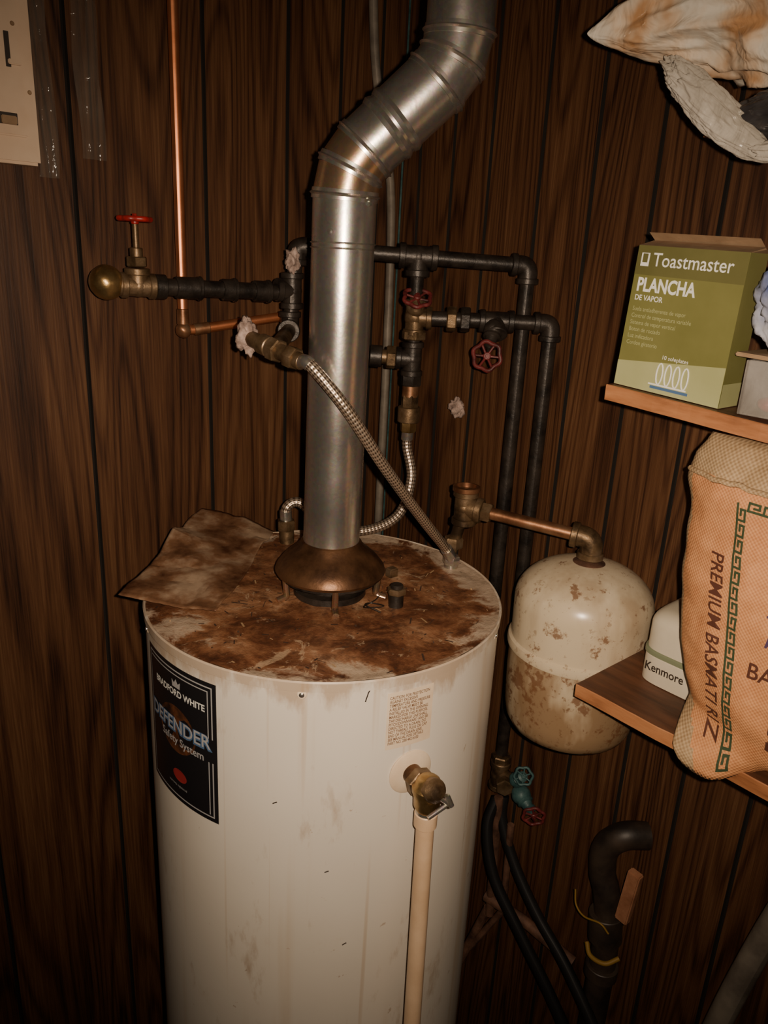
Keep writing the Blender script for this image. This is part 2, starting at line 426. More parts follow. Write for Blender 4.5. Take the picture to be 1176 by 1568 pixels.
for k in range(3):
    a=math.radians(30+120*k); parts.append(cyl('foot_%d'%k,T+V((.2*math.cos(a),.2*math.sin(a),0)),T+V((.2*math.cos(a),.2*math.sin(a),.05)),.018,M_iron))
def labf(off): return lambda x,y: onT(-157.2+math.degrees(x/R),1.033+y,off)
W_,H_=.150,.200
def curved_rect(name,x0,y0,x1,y1,mat,off):
    return rectpatch(name,x0,y0,x1,y1,labf(off),mat,24,2)
parts.append(curved_rect('badge',-W_,0,0,H_,M_label,.0008))
for i,(x0,y0,x1,y1) in enumerate([(-W_+.006,.006,-.006,.0078),(-W_+.006,H_-.0078,-.006,H_-.006),(-W_+.006,.006,-W_+.0078,H_-.006),(-.0078,.006,-.006,.088),(-.0078,.122,-.006,H_-.006),(-.014,.010,-.0125,.088),(-.014,.122,-.0125,H_-.012),(-W_+.012,H_-.0135,-.0125,H_-.012)]):
    parts.append(curved_rect('badge_border_%d'%i,x0,y0,x1,y1,M_silver,.0011))
gl=[(-.075+.040*math.cos(2*math.pi*k/40),.108+.034*math.sin(2*math.pi*k/40)) for k in range(40)]
gv=[labf(.001)(-.075,.108)]+[labf(.001)(*p) for p in gl]
parts.append(obj('badge_globe',gv,[(0,1+k,1+(k+1)%40) for k in range(40)],M_globe,False))
parts.append(text('badge_maker','BRADFORD WHITE',.0128,lambda x,y:labf(.0014)(-.070+x,.158+y),M_white,'CENTER',.0003,.95))
cr_=[(-.008,0),(-.009,.010),(-.004,.006),(0,.012),(.004,.006),(.009,.010),(.008,0)]
parts.append(obj('badge_crown',[labf(.0014)(-.070+x,.170+y) for x,y in cr_],[tuple(range(7))],M_silver,False))
parts.append(text('badge_word_shadow','DEFENDER',.0275,lambda x,y:labf(.0013)(-.0755+x,.1045+y+.05*x*.3),M_blue,'CENTER',.0016,.98))
parts.append(text('badge_word','DEFENDER',.0270,lambda x,y:labf(.0016)(-.074+x,.106+y+.05*x*.3),M_silver,'CENTER',.0001,.98))
parts.append(text('badge_sub','Safety System',.0160,lambda x,y:labf(.0014)(-.065+x,.087+y),M_silver,'CENTER',.0002))
rv=[labf(.0012)(-.070+.015*math.cos(2*math.pi*k/30),.040+.009*math.sin(2*math.pi*k/30)) for k in range(30)]
parts.append(obj('badge_red_oval',rv,[tuple(range(30))],M_labelred,False))
parts.append(text('badge_small','warranty registered',.005,lambda x,y:labf(.0014)(-.075+x,.022+y),M_silver,'CENTER'))
def stf(off): return lambda x,y: onT(-109.5+math.degrees(x/R),1.160+y,off)
parts.append(rectpatch('rating_sticker',0,0,.063,.078,stf(.0008),M_sticker,10,2))
lines=['CAUTION: FOR PROTECTION','AGAINST EXCESSIVE','TEMPERATURE AND PRESSURE','A RELIEF VALVE MUST BE','INSTALLED IN THE OPENING','MARKED FOR THIS PURPOSE.','THE DISCHARGE LINE SHALL','PITCH DOWNWARD AND BE','DIRECTED TO A DRAIN. DO','NOT THREAD, PLUG OR CAP','END OF THE DRAIN LINE.','SEE MANUAL FOR DETAILS','PART NO. 238 44216 00']
parts.append(join('sticker_print',[text('i',t,.0058,(lambda yy:(lambda x,y:stf(.0011)(.003+x,yy+y)))(.069-j*.0052),M_ink,'LEFT',.00012,.70) for j,t in enumerate(lines)]))
for i,a in enumerate((-132.6,-60,165)):
    p=onT(a,ZT-.018,0); d=V((math.cos(math.radians(a)),math.sin(math.radians(a)),0))
    parts.append(lathe('rim_screw_%d'%i,[(.0035,0),(.0032,.002),(.002,.003),(0,.0032)],p,d,M_galv,16))
    parts.append(lathe('rim_screw_washer_%d'%i,[(.0058,0),(.005,.001),(.004,.0012)],p,d,M_sticker,16))
for i,(a,z,l) in enumerate([(-114.5,1.247,.016),(-139,1.09,.003),(-124,.99,.002),(-118,.87,.003)]):
    parts.append(tube('scratch_%d'%i,[onT(a,z,.0001),onT(a-.5,z-.3*l,.0001),onT(a-1.2,z-l,.0001)],.0008,M_dark,6))
# draft hood
F0=V((-.440,-.388,0))
parts.append(lathe('draft_hood',[(.040,1.338),(.043,1.336),(.046,1.330),(.056,1.322),(.068,1.311),(.0765,1.300),(.0785,1.294),(.0765,1.290),(.072,1.291),(.05,1.300)],F0,(0,0,1),M_hood,64))
parts.append(lathe('draft_hood_ring',[(.070,1.284),(.0715,1.2845),(.0715,1.290),(.068,1.291)],F0,(0,0,1),M_iron,64))
parts.append(lathe('flue_collar',[(.052,1.255),(.052,1.266),(.040,1.268),(.038,1.29),(.036,1.29)],F0,(0,0,1),M_iron,40))
for k,a in enumerate((-121,-7,113,-50,170)):
    a=math.radians(a); d=V((math.cos(a),math.sin(a),0))
    parts.append(tube('hood_leg_%d'%k,fillet([F0+d*.070+V((0,0,1.294)),F0+d*.067+V((0,0,1.262)),F0+d*.082+V((0,0,1.2585))],.004,3),.0048,M_galv_warm,8))
parts.append(cyl('anode_nipple',(-.392,-.478,1.25),(-.392,-.478,1.278),.0105,M_iron))
parts.append(hexnut('anode_cap',(-.392,-.478,1.280),(0,0,1),.0135,.009,M_oldbrass))
parts.append(cyl('anode_cap_rim',(-.392,-.478,1.284),(-.392,-.478,1.290),.009,M_iron))
parts.append(box('igniter_box',(-.338,-.405,1.257),(-.322,-.391,1.272),M_oldbrass,.002))
parts.append(cyl('hot_nipple',(-.381,-.19,1.25),(-.381,-.188,1.285),.012,M_oldbrass))
HB=V((-.226,-.422,1.268))
parts.append(cyl('cold_nipple',(HB.x,HB.y,1.25),(HB.x,HB.y,1.268),.011,M_galv))
parts.append(tube('loose_wire',catmull([(-.43,-.49,1.262),(-.44,-.47,1.268),(-.425,-.462,1.264),(-.418,-.482,1.266),(-.435,-.487,1.27),(-.442,-.468,1.265),(-.41,-.455,1.262),(-.385,-.44,1.262)],8),.0009,M_iron,6))
# T&P valve
an=math.radians(-101); nd=V((math.cos(an),math.sin(an),0)); td=V((-nd.y,nd.x,0)); B=onT(-101,1.120,0)
parts.append(lathe('tp_gasket',[(.029,-.001),(.030,.001),(.028,.0025),(.012,.004)],B,nd,M_sticker,40))
parts.append(cyl('tp_nipple',B,B+nd*.020,.0125,M_hood))
parts.append(hexnut('tp_hex',B+nd*.022,nd,.018,.013,M_oldbrass))
vb=B+nd*.041+V((0,0,.004))
parts.append(lathe('tp_body',[(.013,-.026),(.016,-.020),(.0165,-.008),(.0195,.0),(.0195,.006),(.016,.010),(.014,.016),(.009,.020),(0,.021)],vb-V((0,0,.004)),(0,0,1),M_brass,32))
parts.append(lathe('tp_cap',[(.0,.022),(.010,.020),(.0145,.015),(.0155,.004),(.0145,0)],vb+nd*.002,nd*.9+V((0,0,.45)),M_oldbrass,28))
parts.append(tube('tp_lever',fillet([vb+nd*.020+V((0,0,.002)),vb+nd*.024+td*.014+V((0,0,-.010)),vb+nd*.024-td*.014+V((0,0,-.020))],.004,4),.0030,M_galv,10))
parts.append(tube('tp_lever_ring',[vb+nd*.022+td*.012+V((0,0,.001)),vb+nd*.026+td*.017+V((0,0,-.013))],.0036,M_galv,10))
parts.append(cyl('tp_outlet',vb-V((0,0,.024)),vb-V((0,0,.038)),.0130,M_galv))
parts.append(cyl('discharge_collar',vb-V((0,0,.034)),vb-V((0,0,.054)),.0142,M_pvc))
parts.append(cyl('discharge_pipe',vb-V((0,0,.040)),V((vb.x-.012,vb.y-.028,.12)),.0112,M_pvc))
random.seed(11); dv=[];df=[];dm=[]
for i in range(230):
    a=random.uniform(0,6.283); r=.24*math.sqrt(random.random()); c=T+V((r*math.cos(a),r*math.sin(a),0))
    if (c-F0).xy.length<.06: continue
    L_=random.uniform(.004,.022)*random.random()**2+.002; w=random.uniform(.0004,.0013); b=random.uniform(0,3.14)
    d=V((math.cos(b),math.sin(b),0)); t=V((-d.y,d.x,0)); z=ZT-.003+random.random()*.001
    k=len(dv); tilt=random.uniform(-.001,.002)
    for s,q in ((-1,-1),(1,-1),(1,1),(-1,1)): dv.append(c+d*L_*s*.5+t*w*q+V((0,0,z+tilt*s*.5+.0015)))
    df.append((k,k+1,k+2,k+3)); dm.append(random.choice((0,1,1)))
parts.append(obj('straw_debris',dv,df,[M_straw,M_darkdebris],False,fm=dm))
parts.append(topo)
heater=group('water_heater',parts,(T.x,T.y,0))
# stiff, rust-stained tin sheet lying half over the edge
A=V((-.700,-.262,1.2645));Bq=V((-.462,-.045,1.288));Cq=V((-.385,-.155,1.2665));D=V((-.612,-.378,1.2645))
sv=[];sf=[];n=44
for j in range(n+1):
    for i in range(n+1):
        u=i/n;w=j/n; p=A*(1-u)*(1-w)+Bq*u*(1-w)+Cq*u*w+D*(1-u)*w
        fold=abs(((u*1.0+w*.5)*1.6)%1-.5)*.010
        p=p+V((.008*noise.noise(p*14),.008*noise.noise(p*14+V((5,0,0))),.006*abs(noise.noise(p*16))+.002*abs(noise.noise(p*60))+fold+.014*max(0,1-abs(u-.6)/.14)*(1-w)*(1-w)))
        sv.append(p)
for j in range(n):
    for i in range(n):
        a=j*(n+1)+i; sf.append((a,a+1,a+n+2,a+n+1))
sh=autosmooth(obj('tin_sheet',sv,sf,M_sheet),12); mod=sh.modifiers.new('thick','SOLIDIFY'); mod.thickness=.0012

# ------------------------------------------------------------------ flue pipe
fr=.0395
P0=V((-.440,-.388,1.318));P1=V((-.4365,-.391,1.820));P2=V((-.341,-.473,1.938));P3=V((-.338,-.475,2.4))
path=fillet([P0,P1,P2,P3],.031,2)
fp=[]
for i in range(len(path)-1):
    a,b=path[i],path[i+1]
    d=(b-a).normalized()
    fp.append(tube('flue_section_%d'%i,[a-d*.0005,b+d*.0005],fr,M_galv_warm if i in (1,2) else M_galv,48,False))
for i in range(1,len(path)-1):
    p=path[i]; d=(path[i+1]-path[i]).normalized()+(path[i]-path[i-1]).normalized(); d.normalize()
    fp.append(lathe('flue_bead_%d'%i,[(fr-.003,-.007),(fr+.0016,-.006),(fr+.0018,-.002),(fr+.0042,0),(fr+.0018,.002),(fr+.0016,.006),(fr-.003,.007)],p,d,M_galv,48,False))
dg=(P2-P1).normalized(); mid=(P1+P2)/2
for i,s in enumerate((-.020,-.006)):
    fp.append(lathe('flue_joint_%d'%i,[(fr-.003,-.006),(fr+.001,-.005),(fr+.003,0),(fr+.001,.005),(fr-.003,.006)],mid+dg*s,dg,M_galv,48,False))
for i,z in enumerate((1.727,1.733)):
    fp.append(lathe('flue_crimp_%d'%i,[(fr-.003,-.003),(fr+.002,0),(fr-.003,.003)],P0.lerp(P1,(z-P0.z)/(P1.z-P0.z)),(0,0,1),M_galv,48,False))
for i,(z,a) in enumerate([(1.745,-150),(1.78,-80)]):
    a=math.radians(a); d=V((math.cos(a),math.sin(a),0)); fp.append(lathe('flue_screw_%d'%i,[(.004,0),(.003,.003),(0,.0035)],P0.lerp(P1,(z-P0.z)/(P1.z-P0.z))+d*fr,d,M_galv,12))
group('flue_pipe',fp,(P0.x,P0.y,P0.z))

# ------------------------------------------------------------------ iron water pipes
pr=.0118; X=V((1,0,0));Y=V((0,1,0));Z=V((0,0,1))
ip=[]
PA=V((-.336,-.142,1.727));PB=V((-.052,-.374,1.716)); dr=(PB-PA).normalized()
tt=PA.lerp(PB,.52)
ip.append(tube('run_top',[PA,PB],pr,M_iron)); ip+=elbow('elbow_top_left',PA,dr,-Z,pr,M_iron)
ip.append(tube('drop_left',[PA,V((-.345,-.138,1.60))],pr,M_iron))
ip+=tee('tee_left',(-.342,-.139,1.66),[Z,-Z,V((-.226,.04,.01))],pr,M_iron)
BM=V((-.506,-.345,1.600))
ip+=elbow('elbow_low_left',(-.345,-.138,1.600),Z,BM-V((-.345,-.138,1.600)),pr,M_iron)
ip.append(tube('stub_left',[(-.345,-.138,1.600),BM],pr*.95,M_oldbrass))
VL=V((-.578,-.096,1.662))
ip.append(tube('run_left',[VL,(-.342,-.139,1.657)],pr*1.05,M_iron))
dL=(V((-.342,-.139,1.657))-VL).normalized()
for i,(t,w) in enumerate(((.30,.018),(.56,.010),(.78,.012))):
    p=VL.lerp(V((-.342,-.139,1.657)),t)
    ip.append(cyl('coupling_%d'%i,p-dL*w,p+dL*w,pr*1.35,M_iron)); ip.append(cyl('coupling_ring_%d'%i,p+dL*(w-.003),p+dL*(w+.003),pr*1.5,M_iron))
ip+=elbow('elbow_top_right',PB,-dr,-Z,pr,M_iron)
ip.append(tube('drop_near',[PB,(PB.x,PB.y,.60)],pr,M_iron))
ip+=tee('tee_top',tt,[dr,-dr,-Z],pr*1.1,M_iron)
ip.append(tube('drop_mid',[tt,V((tt.x,tt.y,1.545))],pr*.95,M_iron))
cr=V((tt.x,tt.y,1.628)); PC=V((-.030,-.414,1.630)); dc=(PC-cr).normalized()
ip+=tee('cross',cr,[dc,Z,-Z],pr,M_oldbrass)
ip.append(tube('run_mid',[cr,PC],pr,M_iron)); ip+=elbow('elbow_mid',PC,-dc,-Z,pr,M_iron)
for i,t in enumerate((.27,.37)): 
    p=cr.lerp(PC,t); ip.append(hexnut('union_%d'%i,p,dc,pr*1.7,.016,M_oldbrass if i==0 else M_iron))
ip.append(tube('drop_far',[PC,(PC.x,PC.y,.80)],pr,M_iron))
te=cr.lerp(PC,.60); ip+=tee('tee_mid',te,[dc,-dc,V((-.6,-.6,-.9))],pr,M_iron)
t2=V((tt.x,tt.y,1.562)); dl=-dr
ip+=tee('tee_low',t2,[dl,Z,-Z],pr,M_iron)
ip.append(tube('stub_low',[t2,t2+dl*.065],pr,M_oldbrass)); ip.append(hexnut('stub_hex',t2+dl*.035,dl,pr*1.6,.016,M_oldbrass)); ip.append(cyl('stub_cap',t2+dl*.05,t2+dl*.07,pr*1.5,M_iron))
ip.append(hexnut('hex_mid',(tt.x,tt.y,1.600),Z,pr*1.7,.014,M_oldbrass))
for i,(z,rr,m) in enumerate([(1.530,1.5,M_iron),(1.512,1.15,M_oldcopper),(1.492,1.25,M_oldbrass),(1.470,1.6,M_oldbrass),(1.452,1.2,M_brass)]):
    ip.append(hexnut('drop_fitting_%d'%i,(tt.x,tt.y,z),Z,pr*rr,.024,m) if i%2==0 else cyl('drop_sleeve_%d'%i,(tt.x,tt.y,z-.013),(tt.x,tt.y,z+.013),pr*rr,m))
ip.append(blob('plaster_on_elbow',(-.356,-.160,1.706),(.011,.010,.016),M_plaster,.5,3,4,7))
group('iron_water_pipes',ip,tuple(PA))
def gate(name,p,ax,r,mat,wm,wr=.022,ln=.045,waxis=None):
    p=V(p);ax=V(ax).normalized(); o=[]
    o.append(blob('body',p,(r*1.6,)*3,mat,.06,3,3))
    o.append(lathe('bonnet',[(r*1.3,0),(r*1.35,r*.4),(r*1.0,r*.6),(r*.8,r*1.4),(r*1.05,r*1.5),(r*1.05,r*2.1),(r*.5,r*2.3),(r*.3,r*2.5),(r*.28,ln)],p+ax*r*1.0,ax,mat,20))
    o+=wheel('wheel',p+ax*(ln+r),waxis or ax,wr,wm)
    return group(name,o,p)
gate('gate_valve',te+V((-.012,-.006,-.012)),(-.62,-.35,-.85),.0105,M_iron,M_darkred,.0215,.040,V((-.6,-.7,.12)))
gate('gate_valve',cr,(-.25,-.35,.8),.0105,M_oldbrass,M_darkred,.021,.026,V((-.3,-.4,.65)))
lv=[]
lv.append(blob('bulb',VL-dL*.043+V((0,0,.003)),(.024,.022,.024),M_brass,.05,2,4))
lv.append(cyl('bulb_neck',VL-dL*.03,VL-dL*.004,.015,M_oldbrass))
lv+=tee('body',VL,[dL,-dL,Z],.0118,M_oldbrass,2.0)
lv.append(hexnut('packing_nut',VL+Z*.033,Z,.015,.014,M_oldbrass))
lv.append(cyl('bonnet',VL+Z*.036,VL+Z*.052,.009,M_oldbrass)); lv.append(cyl('stem',VL+Z*.05,VL+Z*.088,.0045,M_oldbrass))
lv+=wheel('wheel',VL+Z*.090,Z,.020,M_red,.0038)
lv.append(cyl('elbow_nut',VL+dL*.024,VL+dL*.04,.0175,M_iron))
group('brass_shutoff_valve',lv,VL)
bv=[]; b0=V((-.518,-.296,1.610)); b1=V((-.501,-.398,1.590)); bd=(b1-b0).normalized()
bv.append(cyl('body',b0+bd*.006,b1,.0105,M_oldbrass)); bv.append(hexnut('nut_a',b0.lerp(b1,.52),bd,.016,.016,M_oldbrass)); bv.append(hexnut('nut_b',b0.lerp(b1,.82),bd,.0150,.016,M_oldbrass))
bv.append(cyl('body_swell',b0.lerp(b1,.26),b0.lerp(b1,.42),.0135,M_oldbrass))
bv.append(blob('plaster',b0+V((-.002,0,.002)),(.013,.012,.022),M_plaster,.5,3,4,3))
group('brass_stop_valve',bv,b0)
blob('plaster_chunk',(-.012,-.205,1.455),(.014,.013,.016),M_plaster,.55,4,4,12)
cp=[tube('riser',fillet([(-.482,-.040,2.4),(-.482,-.040,1.590),(-.30,-.075,1.616)],.02,6),.0078,M_copper,16)]
cp+= [cyl('joint_a',(-.482,-.040,1.60),(-.482,-.040,1.625),.0092,M_oldcopper),cyl('joint_b',(-.465,-.043,1.5925),(-.44,-.048,1.596),.0092,M_oldcopper)]
cp.append(blob('elbow',(-.482,-.041,1.592),(.0125,.0125,.0125),M_oldcopper,.1,3,3))
group('copper_pipe',cp,(-.482,-.04,1.6))
tube('grey_conduit',catmull([(-.115,-.02,2.4),(-.10,-.02,2.1),(-.075,-.022,1.95),(-.05,-.03,1.82),(-.055,-.045,1.55),(-.055,-.045,1.2),(-.055,-.045,.01)],8),.0080,M_greyconduit,14)
tube('wall_cable',catmull([(-.01,-.012,2.4),(-.012,-.012,2.1),(-.01,-.012,1.9),(-.012,-.012,1.0),(-.012,-.012,.01)],6),.002,M_teal,8)
group('cable_clip',[box('clip_body',(-.612,-.012,2.034),(-.575,-.0005,2.052),M_panelcream,.002),cyl('clip_nail',(-.594,-.016,2.040),(-.594,-.012,2.040),.003,M_galv)],(-.594,-.01,2.04))

# ------------------------------------------------------------------ braided hoses
h1=catmull([b1-bd*.004,b1+bd*.016,(-.466,-.446,1.536),(-.404,-.456,1.452),(-.318,-.444,1.362),(-.244,-.428,1.292),(HB.x,HB.y,1.270)],14)
group('braided_hose',[tube('braid',h1,.0078,M_braid,20),tube('ferrule_top',h1[2:14],.0090,M_galv,18),tube('ferrule_bottom',h1[-16:-1],.0092,M_galv,18),hexnut('hose_nut',(HB.x,HB.y,1.270),Z,.0135,.014,M_galv)],b1)
h2=catmull([(tt.x,tt.y,1.445),(tt.x,tt.y,1.415),(-.188,-.278,1.36),(-.222,-.285,1.302),(-.285,-.262,1.280),(-.335,-.225,1.296),(-.362,-.198,1.326),(-.381,-.188,1.318),(-.382,-.188,1.290)],12)
group('braided_hose',[tube('braid',h2,.0083,M_braid,20),tube('ferrule_top',h2[1:9],.0105,M_galv,18),tube('ferrule_bottom',h2[-10:],.010,M_galv,18),hexnut('hose_nut',(-.382,-.188,1.288),Z,.0155,.018,M_oldbrass)],h2[0])

# ------------------------------------------------------------------ expansion tank + tee
E=V((-.114,-.598,0)); er=.104
ep=[]
prof=[(0,1.012),(.04,1.013),(.078,1.018),(.092,1.027),(.0985,1.040),(.1015,1.06),(er,1.12),(er,1.158),(er+.0035,1.160),(er+.0045,1.166),(er+.003,1.173),(er-.001,1.176),(er,1.236)]
for k in range(1,15):
    a=math.pi/2*k/14; prof.append((er*math.cos(a)**.9 if k<14 else 0,1.236+.066*math.sin(a)))
m=8
ep.append(lathe('shell_lower',prof[:m],E,(0,0,1),M_exp_dirty,72)); ep.append(lathe('shell_upper',prof[m-1:],E,(0,0,1),M_exp,72))
ep.append(lathe('boss',[(.026,1.294),(.024,1.301),(.013,1.304)],E,(0,0,1),M_rustframe,28))
EL=V((E.x,E.y,1.338))
ep.append(cyl('nipple',(E.x,E.y,1.30),(E.x,E.y,1.322),.010,M_oldbrass))
group('expansion_tank',ep,(E.x,E.y,1.03))
TE=V((-.205,-.422,1.354)); da=(EL-TE).normalized(); tp=[]
tp+=elbow('elbow',EL,-da,-Z,.0130,M_oldbrass)
tp.append(tube('arm',[TE,EL],.0098,M_oldcopper,20))
tp+=tee('tee',TE,[da,Z,-Z],.0130,M_oldbrass,2.1)
tp.append(lathe('open_rim',[(.0185,0),(.0215,.002),(.0215,.009),(.0165,.010),(.0155,.0)],TE+Z*.025,Z,M_oldcopper,28))
tp.append(hexnut('arm_nut',TE+da*.035,da,.016,.016,M_oldbrass))
tp.append(tube('foot',[TE,(-.206,-.406,1.29),(-.207,-.398,1.258)],.0095,M_oldbrass,18)); tp.append(hexnut('foot_nut',(-.206,-.405,1.290),Z,.0155,.018,M_oldbrass))
group('brass_tee_fitting',tp,TE)

# ------------------------------------------------------------------ shelves
def shelf(name,x0,y0,y1,z0,z1,th):
    vs=[];n=40
    for i in range(n+1):
        y=y0+(y1-y0)*i/n; z=z0+(z1-z0)*i/n; w=.0012*noise.noise(V((0,y*30,z0*9)))
        for x,zz in ((x0+w,z-th),(x0+w*2,z-.001),(x0+.001+w*2,z),(-.0005,z),(-.0005,z-th)): vs.append((x,y,zz))
    fs=[];fm=[]
    for i in range(n):
        for k in range(5):
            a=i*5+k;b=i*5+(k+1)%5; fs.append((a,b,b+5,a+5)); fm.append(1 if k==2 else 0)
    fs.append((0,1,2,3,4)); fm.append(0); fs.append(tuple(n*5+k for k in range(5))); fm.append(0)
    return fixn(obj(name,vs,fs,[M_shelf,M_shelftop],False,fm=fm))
shelf('shelf',-.270,-.686,-1.30,1.592,1.556,.018)
shelf('shelf',-.270,-.7045,-1.30,1.200,1.196,.018)
shelf('shelf',-.205,-.720,-1.30,1.878,1.872,.018)

# ------------------------------------------------------------------ clothes iron box
bx0,bx1=-.258,-.216; y0,y1=-.688,-.817; zb=1.5925; zt=1.747
bp=[]
def bz(y): return zb-.0585*(-.686-y) +.0005
vs=[(bx0,y0,bz(y0)),(bx0,y1,bz(y1)),(bx1,y1,bz(y1)),(bx1,y0,bz(y0)),(bx0+.002,y0-.006,zt),(bx0+.002,y1-.003,zt-.004),(bx1,y1-.003,zt-.004),(bx1,y0-.006,zt)]
bp.append(fixn(obj('carton',vs,[(0,1,5,4),(1,2,6,5),(2,3,7,6),(3,0,4,7),(0,3,2,1)],[M_boxgreen,M_boxolive],False)))
bp.append(obj('flap_front',[(bx0+.002,y0-.006,zt),(bx0+.002,y1-.003,zt-.004),(bx0+.030,y1-.006,zt+.002),(bx0+.030,y0-.006,zt+.006)],[(0,1,2,3)],M_card,False))
bp.append(obj('flap_back',[(bx1,y0-.006,zt),(bx1,y1-.003,zt-.004),(bx1-.020,y1-.001,zt+.010),(bx1-.024,y0-.006,zt+.014)],[(0,1,2,3)],M_card,False))
bp.append(obj('flap_side',[(bx0+.004,y1-.003,zt-.004),(bx1,y1-.003,zt-.004),(bx1-.005,y1-.022,zt+.004),(bx0+.008,y1-.024,zt+.001)],[(0,1,2,3)],M_card,False))
def bf(off):
    def f(x,y):
        p=V(vs[0]).lerp(V(vs[1]),x).lerp(V(vs[4]).lerp(V(vs[5]),x),y); return p+V((-off,0,0))
    return f
def bt(off,ox,oy): 
    g=bf(off); return lambda x,y: g(ox+x/.125,oy+y/.15)
bp.append(rectpatch('band_top',.0,.80,1,1.0,bf(.0004),M_boxolive,4,2))
bp.append(rectpatch('band_bottom',.0,.0,1,.16,bf(.0004),M_boxpale,4,2))
gv=[bf(.0006)(0,.14),bf(.0006)(1,.10),bf(.0006)(1,.27),bf(.0006)(0,.18)]
bp.append(obj('swoosh',gv,[(0,1,2,3)],M_boxpale,False))
bp.append(text('brand','Toastmaster',.0195,bt(.0009,.16,.865),M_white,'LEFT',.0001,.92))
bp.append(rectpatch('logo',.045,.86,.125,.95,bf(.0009),M_white,1,1)); bp.append(rectpatch('logo_in',.06,.885,.11,.945,bf(.0012),M_boxolive,1,1))
bp.append(text('word','PLANCHA',.0195,bt(.0009,.05,.69),M_white,'LEFT',.0006,.78))
bp.append(text('word_small','DE VAPOR',.0080,bt(.0009,.05,.625),M_white,'LEFT',.0001,.9))
for i,s in enumerate(['Suela antiadherente de vapor','Control de temperatura variable','Sistema de vapor vertical','Boton de rociado','Luz indicadora','Cordon giratorio']):
    bp.append(text('bullet_%d'%i,s,.0064,bt(.0009,.05,.55-.048*i),M_boxpale,'LEFT',0,.85))
bp.append(text('caption','10 soleplates',.006,bt(.0009,.42,.245),M_white))
for k in range(4):
    g=bf(.0011); c=.43+.08*k; pp=[g(c+.028*math.cos(t*.42+.3),.14+.075*math.sin(t*.42+.3)) for t in range(16)]
    bp.append(tube('steam_%d'%k,pp,.0009,M_white,6))
bp.append(rectpatch('iron_sole',.36,.03,.72,.05,bf(.001),M_blue,1,1)); bp.append(rectpatch('iron_sole_line',.34,.055,.70,.066,bf(.0012),M_white,1,1))
bp.append(rectpatch('side_pale',0,0,.99,.16,lambda x,y:V(vs[1]).lerp(V(vs[2]),x).lerp(V(vs[5]).lerp(V(vs[6]),x),y)+V((0,-.0006,0)),M_boxpale,2,2))
group('clothes_iron_box',bp,(bx0,y0,zb))
cc=[]
for k,(lo,hi) in enumerate([((-.262,-.96,1.5845),(-.259,-.842,1.640)),((-.262,-.842,1.5845),(-.18,-.8395,1.640)),((-.262,-.96,1.5845),(-.18,-.842,1.5865)),((-.18,-.96,1.5845),(-.177,-.842,1.640))]):
    cc.append(box('pane_%d'%k,lo,hi,M_clear,.0005))
cc.append(box('lid',(-.270,-.968,1.641),(-.170,-.830,1.645),M_card,.001,Matrix.Rotation(math.radians(2),3,'X')))
cc.append(blob('red_cap',(-.240,-.862,1.596),(.012,.012,.008),M_red,.1,2,3)); cc.append(cyl('jar',(-.22,-.905,1.587),(-.22,-.905,1.618),.018,M_dark)); cc.append(cyl('jar_blue',(-.235,-.935,1.587),(-.235,-.935,1.622),.014,M_blue))
group('clear_plastic_container',cc,(-.235,-.915,1.582))
group('blue_plastic_packaging',[blob('pouch',(-.245,-.876,1.698),(.020,.046,.051),M_bluebag,.3,4,5,5)],(-.225,-.89,1.65))

# ------------------------------------------------------------------ rice sack
def lerp(a,b,t): return a+(b-a)*t
def edgeY(z):
    pts=[(1.19,-.858),(1.24,-.838),(1.31,-.812),(1.40,-.796),(1.46,-.790),(1.50,-.784),(1.53,-.782),(1.555,-.796)]
    if z<=pts[0][0]: return pts[0][1]
    for (a,b),(c,d) in zip(pts,pts[1:]):
        if z<=c: return lerp(b,d,(z-a)/(c-a))
    return pts[-1][1]
ZS0,ZS1=1.2015,1.552
def section(z):
    t=(z-ZS0)/(ZS1-ZS0); yl=edgeY(z)+.006*noise.noise(V((z*25,3,0))); yr=yl-.36
    d=.062*(max(0.0,1-abs(2*t-1)**5))**.5*(1-.25*t)+.008
    xc=-.226+.012*t
    return yl,yr,d,xc
def sackx(y,z):
    yl,yr,d,xc=section(z); yc=(yl+yr)/2;a=(yl-yr)/2; k=min(1,abs((y-yc)/a))
    b=(1-k**3)**(1/2.2)
    return xc-d*b-.006*noise.fractal(V((y*14,z*14,1.3)),1,2,4)*min(1,b*1.6)
sv=[];sf=[];fm=[];NZ=90;NC=120
for j in range(NZ+1):
    z=ZS0+(ZS1-ZS0)*j/NZ; yl,yr,d,xc=section(z); yc=(yl+yr)/2;a=(yl-yr)/2
    for k in range(NC):
        th=2*math.pi*k/NC; cx=math.cos(th); y=yc+a*(abs(cx)**.75)*(1 if cx>=0 else -1); zz=z
        if math.sin(th)>=0:
            x=sackx(y,z)
            kz=max(0,(1.245-z)/.0435); w=sstep((y+.955)/.06)*sstep((xc-x+.012)/.03)
            if kz>0: x=lerp(x,-.287,min(1,kz*1.6)*w); zz=z-.030*kz*w
        else: kk=min(1,abs((y-yc)/a)); x=xc+d*(1-kk**3)**(1/2.2)
        sv.append((x,y,zz))
for j in range(NZ):
    for k in range(NC):
        a=j*NC+k;b=j*NC+(k+1)%NC; sf.append((a,b,b+NC,a+NC))
        z=ZS0+(ZS1-ZS0)*(j+.5)/NZ; y=(sv[a][1]+sv[b][1])/2
        jute = z>1.510+.006*noise.noise(V((y*30,0,0))) or y>edgeY(z)-.012-.02*sstep((1.26-z)/.05) or y<edgeY(z)-.34
        fm.append(1 if jute else 0)
sf.append(tuple(range(NC))); fm.append(0); sf.append(tuple(NZ*NC+k for k in range(NC))); fm.append(1)
sk=[fixn(obj('cloth',sv,sf,[M_sackorange,M_jute],True,fm=fm))]
